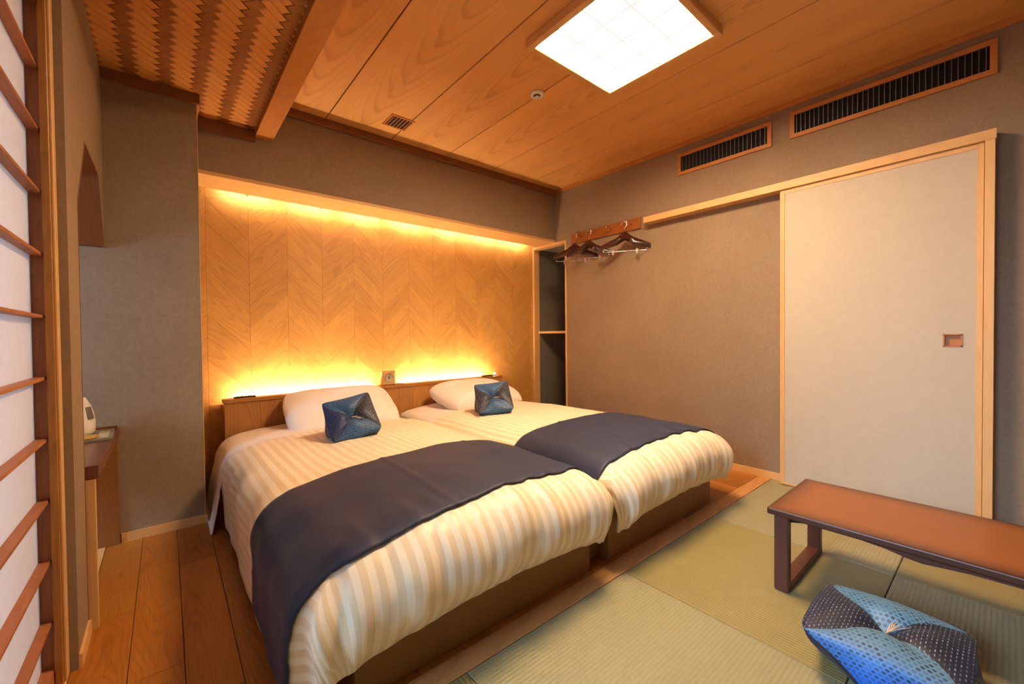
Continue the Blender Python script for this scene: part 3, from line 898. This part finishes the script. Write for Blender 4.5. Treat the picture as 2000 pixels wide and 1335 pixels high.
D1 = Drape(0.872, 0.505, 0.15, 0.445, 0.115, 1.0)
D2 = Drape(1.990, 0.445, 0.115, 0.470, 0.13, 5.0)
Y_FOLD = 2.66
def duvet(label, D, sl_, sr_, foot_e):
    us = lin(-D.al - sl_, D.ar + sr_, 150)
    vv = lin(D.yf - foot_e, Y_FOLD, 170)
    o = cloth_grid('duvet', lambda s, t: D.p(s, t), us, vv, M['duvet'], 0.014)
    tag(o, label, 'duvet', 'cream striped duvets')
    return o
duvet('cream satin-striped duvet hanging low over the bed beside the wooden aisle', D1, 0.47, 0.22, 0.385)
duvet('cream satin-striped duvet on the bed nearer the hanger wall', D2, 0.22, 0.33, 0.385)

def sheet(label, D, sl_, sr_):
    us = lin(-D.al - sl_, D.ar + sr_, 110)
    vv = lin(Y_FOLD - 0.05, 3.20, 40)
    def fn(s, t):
        k = min(1.0, max(0.0, (t - Y_FOLD) / 0.08))
        p = D.p(s, t, -0.010 - 0.004 * k, 0.6, False)
        fl = max(0.0, (abs(s) - (D.al if s < 0 else D.ar) - 0.18))
        return (p[0] + (-1 if s < 0 else 1) * fl * 0.22, p[1] - fl * 0.10 * (1 if s < 0 else 0), p[2])
    o = cloth_grid('bed_sheet', fn, us, vv, M['linen'], 0.004)
    tag(o, label, 'sheet', 'white turned-back sheets')
sheet('plain white sheet draping to the floor at the head of the aisle-side bed', D1, 0.53, 0.20)
sheet('plain white sheet at the head of the bed by the hanger wall', D2, 0.20, 0.35)

def runner(label, D, sl_, sr_, ya, yb, skew):
    us = lin(-D.al - sl_, D.ar + sr_, 130)
    vv = lin(ya, yb, 44)
    def fn(s, t):
        edge = max(0.0, (abs(s) - (D.al if s < 0 else D.ar)))
        lift = 0.010
        lift += 0.004 * math.exp(-((s + 0.17) / 0.012) ** 2) + 0.003 * math.exp(-((s - 0.27) / 0.012) ** 2)
        tt = t + skew * (s / 0.6) * 0.05
        return D.p(s, tt, lift, 1.0, True)
    o = cloth_grid('bed_runner', fn, us, vv, M['navy'], 0.003)
    tag(o, label, 'bed runner', 'navy bed runners')
runner('dark navy bed runner with a pointed end hanging beside the wooden aisle', D1, 0.43, 0.17, 1.135, 1.735, 1)
runner('dark navy bed runner across the bed by the hanger wall', D2, 0.17, 0.28, 1.135, 1.735, 0)

# ---- pillows
def pillow(label, loc, rot, hx, hy, hz, seed):
    bm = bmesh.new()
    N, K = 40, 28
    def shape(a, b, side):
        ca, cb = abs(a) ** 3.6, abs(b) ** 3.6
        h = max(0.0, (1 - ca)) ** 0.45 * max(0.0, (1 - cb)) ** 0.45
        kr = 1 - 0.09 * a * a * b * b
        x = a * hx * (1 - 0.07 * (1 - b * b) * abs(a) ** 3 * -1 - 0.06 * abs(a) * (1 - abs(b)))
        y = b * hy * (1 - 0.08 * abs(b) * (1 - abs(a)))
        wv = noise.noise(Vector((a * 2.2 + seed, b * 2.2, side))) * 0.012 * h
        return (x * kr, y * kr, side * hz * h + wv)
    top = [[None] * (K + 1) for _ in range(N + 1)]
    bot = [[None] * (K + 1) for _ in range(N + 1)]
    for i in range(N + 1):
        for j in range(K + 1):
            a, b = -cos(pi * i / N), -cos(pi * j / K)
            top[i][j] = bm.verts.new(shape(a, b, 1))
            edge = i in (0, N) or j in (0, K)
            bot[i][j] = top[i][j] if edge else bm.verts.new(shape(a, b, -0.75))
    for i in range(N):
        for j in range(K):
            bm.faces.new((top[i][j], top[i + 1][j], top[i + 1][j + 1], top[i][j + 1]))
            q = (bot[i][j + 1], bot[i + 1][j + 1], bot[i + 1][j], bot[i][j])
            try: bm.faces.new(q)
            except ValueError: pass
    o = link('pillow', bm_mesh(bm, 'pillow', True), None, loc, rot, M['linen'])
    tag(o, label, 'pillow', 'white pillows')
    return o
pillow('white pillow leaning on the headboard of the aisle-side bed', (0.945, 2.985, 0.492), (radians(27), radians(0), radians(-3)), 0.36, 0.25, 0.085, 1)
pillow('white pillow on the bed by the hanger wall', (2.06, 2.95, 0.480), (radians(13), 0, radians(2)), 0.37, 0.25, 0.115, 8)

# ---- faceted cushions
def cushion(label, loc, yaw, tilt, spin, size, flat, mats):
    """beanbag cushion sewn of four oblong cloths: seams run from the tufted middle to four pointed corners"""
    rot = (Matrix.Rotation(radians(yaw), 3, 'Z') @ Matrix.Rotation(radians(tilt), 3, 'X') @ Matrix.Rotation(radians(spin), 3, 'Z')).to_euler()
    root = empty('cushion', loc, rot)
    tag(root, label, 'cushion', 'blue patchwork tufted cushions')
    hs = size / 2
    def sq(th, off, p):                      # rounded square radius
        c, s_ = abs(cos(th - off)), abs(sin(th - off))
        p = p if flat < 1 else 20
        return hs / ((c ** p + s_ ** p) ** (1 / p))
    def surf(th, t):
        # t 0..1 top centre to top rim, 1..2 side, 2..3 bottom
        if t <= 1:
            r = sq(th, 0, 9) * t
            dip = (0.45 if flat < 1 else 0.24) * math.exp(-(t / 0.22) ** 2)
            seam = abs(cos(2 * th)) ** 1.0     # 0 on diagonals (seams)
            z = hs * (0.62 * (1 - 0.10 * t ** 2) - dip * 0.55 + 0.10 * sin(pi * t) * seam - (0.10 if flat < 1 else -0.04) * t ** 4 * (1 - seam))
        elif t <= 2:
            k = t - 1
            r = sq(th, 0, 9) * (1 - k) + sq(th, pi / 4, 9) * k * 0.74
            r *= 1 + 0.10 * sin(pi * k)
            z0 = hs * (0.62 * 0.90 - (0.10 if flat < 1 else -0.04) * (1 - abs(cos(2 * th))))
            z = z0 + (-hs * 0.52 - z0) * k
        else:
            k = 3 - t
            r = sq(th, pi / 4, 9) * k * 0.74
            z = -hs * (0.60 - 0.08 * k ** 2)
        return r, z * flat
    for q in range(4):
        bm = bmesh.new()
        uvl = bm.loops.layers.uv.new('UVMap')
        ts = lin(0.0, 1.0, 16)[1:] + lin(1.0, 2.0, 10)[1:] + lin(2.0, 3.0, 6)[1:-1]
        NA = 18
        grid = []
        for t in ts:
            if t <= 1: tw = 0.16 * sin(pi * t) * 1.0
            elif t <= 2: tw = (pi / 4) * (t - 1)
            else: tw = pi / 4
            row = []
            for i in range(NA + 1):
                f = i / NA
                th = pi / 4 + q * pi / 2 + f * pi / 2 + tw
                r, z = surf(th, t)
                e = min(f, 1 - f) * NA
                if e < 1: z -= 0.0018 if t < 1 else 0
                v = bm.verts.new((r * cos(th), r * sin(th), z))
                # cloth coordinates: straight rows inside the panel
                thm = pi / 2 + q * pi / 2 + pi / 4
                ua = r * cos(th - thm + pi / 4 - pi / 4); va = r * sin(th - thm)
                lx = r * cos(th - (pi / 2 + q * pi / 2)); ly = r * sin(th - (pi / 2 + q * pi / 2))
                dist = lx + max(0, (t - 1)) * hs * 0.9
                row.append((v, (ly + 0.5, 0.30 - dist)))
            grid.append(row)
        cv = bm.verts.new((0, 0, surf(0, 0.0)[1]))
        for i in range(NA):
            f = bm.faces.new((cv, grid[0][i][0], grid[0][i + 1][0])); f.smooth = True
            for lp, uv in zip(f.loops, ((0.5, 0.30), grid[0][i][1], grid[0][i + 1][1])): lp[uvl].uv = uv
        for a, b in zip(grid[:-1], grid[1:]):
            for i in range(NA):
                q4 = (a[i], b[i], b[i + 1], a[i + 1])
                f = bm.faces.new([x[0] for x in q4]); f.smooth = True
                for lp, x in zip(f.loops, q4): lp[uvl].uv = x[1]
        me = bpy.data.meshes.new('cloth_panel')
        bm.to_mesh(me); bm.free()
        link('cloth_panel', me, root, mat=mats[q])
        # bottom is closed by the panels meeting under the cushion
    # tassel
    z0 = surf(0, 0)[1]
    bm = bmesh.new()
    for i in range(14):
        a = -0.5 + random.uniform(-0.35, 0.35)
        L = random.uniform(0.045, 0.065)
        p0 = Vector((0, 0, z0 + 0.004)); 
        p1 = Vector((cos(a) * L * 0.5, sin(a) * L * 0.5, z0 + 0.016 + random.uniform(0, 0.004)))
        p2 = Vector((cos(a) * L, sin(a) * L, z0 + 0.024 + random.uniform(-0.003, 0.006)))
        pv = None
        for p, r in ((p0, 0.0018), (p1, 0.0013), (p2, 0.0007)):
            ring = [bm.verts.new(p + Vector((-sin(a) * cos(k * 2 * pi / 3), cos(a) * cos(k * 2 * pi / 3), sin(k * 2 * pi / 3))) * r) for k in range(3)]
            if pv:
                for k in range(3): bm.faces.new((pv[k], pv[(k + 1) % 3], ring[(k + 1) % 3], ring[k]))
            pv = ring
    link('tassel', bm_mesh(bm, 'tassel'), root, mat=M['tassel'])
    return root
cushion('blue patchwork cushion on the tatami in front of the low table', (1.602, 0.218, 0.070), 0, 0, 0, 0.350, 0.66, [M['cush_dark'], M['cush_light_sheen'], M['cush_dark'], M['cush_light']])
cushion('blue patchwork cushion propped on the pillow of the aisle-side bed', (0.797, 2.372, 0.503), -18, 47, 14, 0.256, 1.25, [M['cush_bed'], M['cush_dark_sheen'], M['cush_bed'], M['cush_dark']])
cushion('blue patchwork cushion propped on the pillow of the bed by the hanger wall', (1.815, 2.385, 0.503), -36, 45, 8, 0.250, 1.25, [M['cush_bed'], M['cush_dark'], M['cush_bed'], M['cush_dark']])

# ---- low table
TB = (2.0325, 0.095, 0)
tb = empty('low_table', TB)
tag(tb, 'long low wooden table with sled legs standing on the tatami', 'table')
box('tabletop', 1.790, 2.275, -0.405, 0.595, 0.294, 0.321, M['tabletop'], tb, 0.006, 3, base=TB)
def leg_frame(y0, y1):
    bm = bmesh.new()
    o0, o1, z0, z1 = 1.803 - TB[0], 2.262 - TB[0], 0.0, 0.294
    w_ = 0.036
    outer = [(o0, z0), (o1, z0), (o1, z1), (o0, z1)]
    inner = [(o0 + w_, z0 + 0.030), (o1 - w_, z0 + 0.030), (o1 - w_, z1 - 0.022), (o0 + w_, z1 - 0.022)]
    V = {}
    for k, y in enumerate((y0 - TB[1], y1 - TB[1])):
        V[k] = ([bm.verts.new((p[0], y, p[1])) for p in outer], [bm.verts.new((p[0], y, p[1])) for p in inner])
    for i in range(4):
        j = (i + 1) % 4
        bm.faces.new((V[0][0][i], V[0][0][j], V[0][1][j], V[0][1][i]))
        bm.faces.new((V[1][0][i], V[1][1][i], V[1][1][j], V[1][0][j]))
        bm.faces.new((V[0][0][i], V[1][0][i], V[1][0][j], V[0][0][j]))
        bm.faces.new((V[0][1][i], V[0][1][j], V[1][1][j], V[1][1][i]))
    bmesh.ops.bevel(bm, geom=bm.edges[:], offset=0.003, segments=2, affect='EDGES')
    return link('leg_frame', bm_mesh(bm, 'leg_frame'), tb, mat=M['tableleg'])
leg_frame(0.526, 0.574)
leg_frame(-0.384, -0.336)
ap = [(-0.30, 0.300), (0.33, 0.300), (0.31, 0.296), (0.25, 0.291), (0.20, 0.281), (0.16, 0.277), (0.12, 0.282), (0.06, 0.288), (-0.10, 0.291), (-0.30, 0.294)]
prism('shaped_apron', [(p[0] - TB[1], p[1] - 0.004) for p in ap], 'x', 1.800 - TB[0], 1.822 - TB[0], M['tableleg'], tb)
for s in (0.50,):
    prism('leg_bracket', [(0.526 - TB[1], 0.294), (0.46 - TB[1], 0.294), (0.475 - TB[1], 0.282), (0.526 - TB[1], 0.270)], 'x', 1.83 - TB[0], 1.87 - TB[0], M['black'], tb)

# ---- desk in the left alcove
KB = (-0.50, 2.40, 0)
desk = empty('desk', KB)
tag(desk, 'low dark red lacquered desk built into the left alcove', 'desk')
box('desktop', -0.72, -0.186, 2.012, 2.788, 0.520, 0.566, M['deskwood'], desk, 0.003, 2, base=KB)
box('back_edge_strip', -0.72, -0.190, 2.772, 2.788, 0.566, 0.580, M['deskwood'], desk, 0.001, base=KB)
box('end_panel', -0.70, -0.190, 2.770, 2.788, 0.0, 0.520, M['deskpanel'], desk, 0.001, base=KB)
box('support_post', -0.240, -0.196, 2.014, 2.034, 0.0, 0.520, M['lightwood'], desk, 0.001, base=KB)

mag = empty('magazine', (-0.29, 2.61, 0.5665), (0, 0, radians(2)))
tag(mag, 'flat printed magazine lying on the alcove desk', 'magazine')
box('pages', -0.105, 0.098, -0.13, 0.13, 0, 0.007, plain('magazine_paper', srgb(150, 138, 112), 0.6), mag, 0.001)
box('cover', -0.106, 0.099, -0.131, 0.131, 0.007, 0.0078, NT('magazine_cover').fin(srgb(140, 128, 100), 0.5), mag)
for (a, b, c, d, col) in ((-0.02, 0.035, -0.07, -0.02, (40, 40, 36)), (0.05, 0.085, -0.10, 0.08, (196, 184, 150)), (-0.02, 0.035, 0.02, 0.09, (96, 96, 74)), (-0.09, -0.03, -0.09, 0.09, (120, 110, 80))):
    box('printed_block', a, b, c, d, 0.0078, 0.0082, plain('print_%d' % col[0], srgb(*col), 0.5), mag)
dish = lathe('coaster', [(0, 0), (0.045, 0), (0.052, 0.006), (0.048, 0.008), (0, 0.006)], plain('yellow_glaze', srgb(214, 160, 56), 0.35), None, (-0.285, 2.54, 0.5745))
tag(dish, 'small round yellow coaster on the alcove magazine', 'coaster')
kt = empty('electric_kettle', (-0.312, 2.66, 0.5745))
tag(kt, 'white rounded electric kettle half hidden behind the left wall', 'kettle')
lathe('body', [(0, 0), (0.052, 0), (0.058, 0.012), (0.060, 0.05), (0.056, 0.09), (0.046, 0.13), (0.034, 0.155), (0.030, 0.165), (0, 0.170)], M['white_plastic'], kt)
lathe('lid_knob', [(0, 0.168), (0.010, 0.168), (0.013, 0.182), (0, 0.186)], M['dark_plastic'], kt)
gw = box('water_gauge', -0.012, 0.012, -0.003, 0.003, -0.028, 0.028, plain('gauge_grey', srgb(120, 104, 92), 0.3), kt, 0.003, 2)
gw.location = (0.045, -0.033, 0.098); gw.rotation_euler = (radians(-14), 0, radians(54))
tube('spout', [(-0.045, 0.0, 0.06), (-0.075, 0.0, 0.09), (-0.085, 0.0, 0.13)], [0.014, 0.010, 0.008], M['white_plastic'], kt)
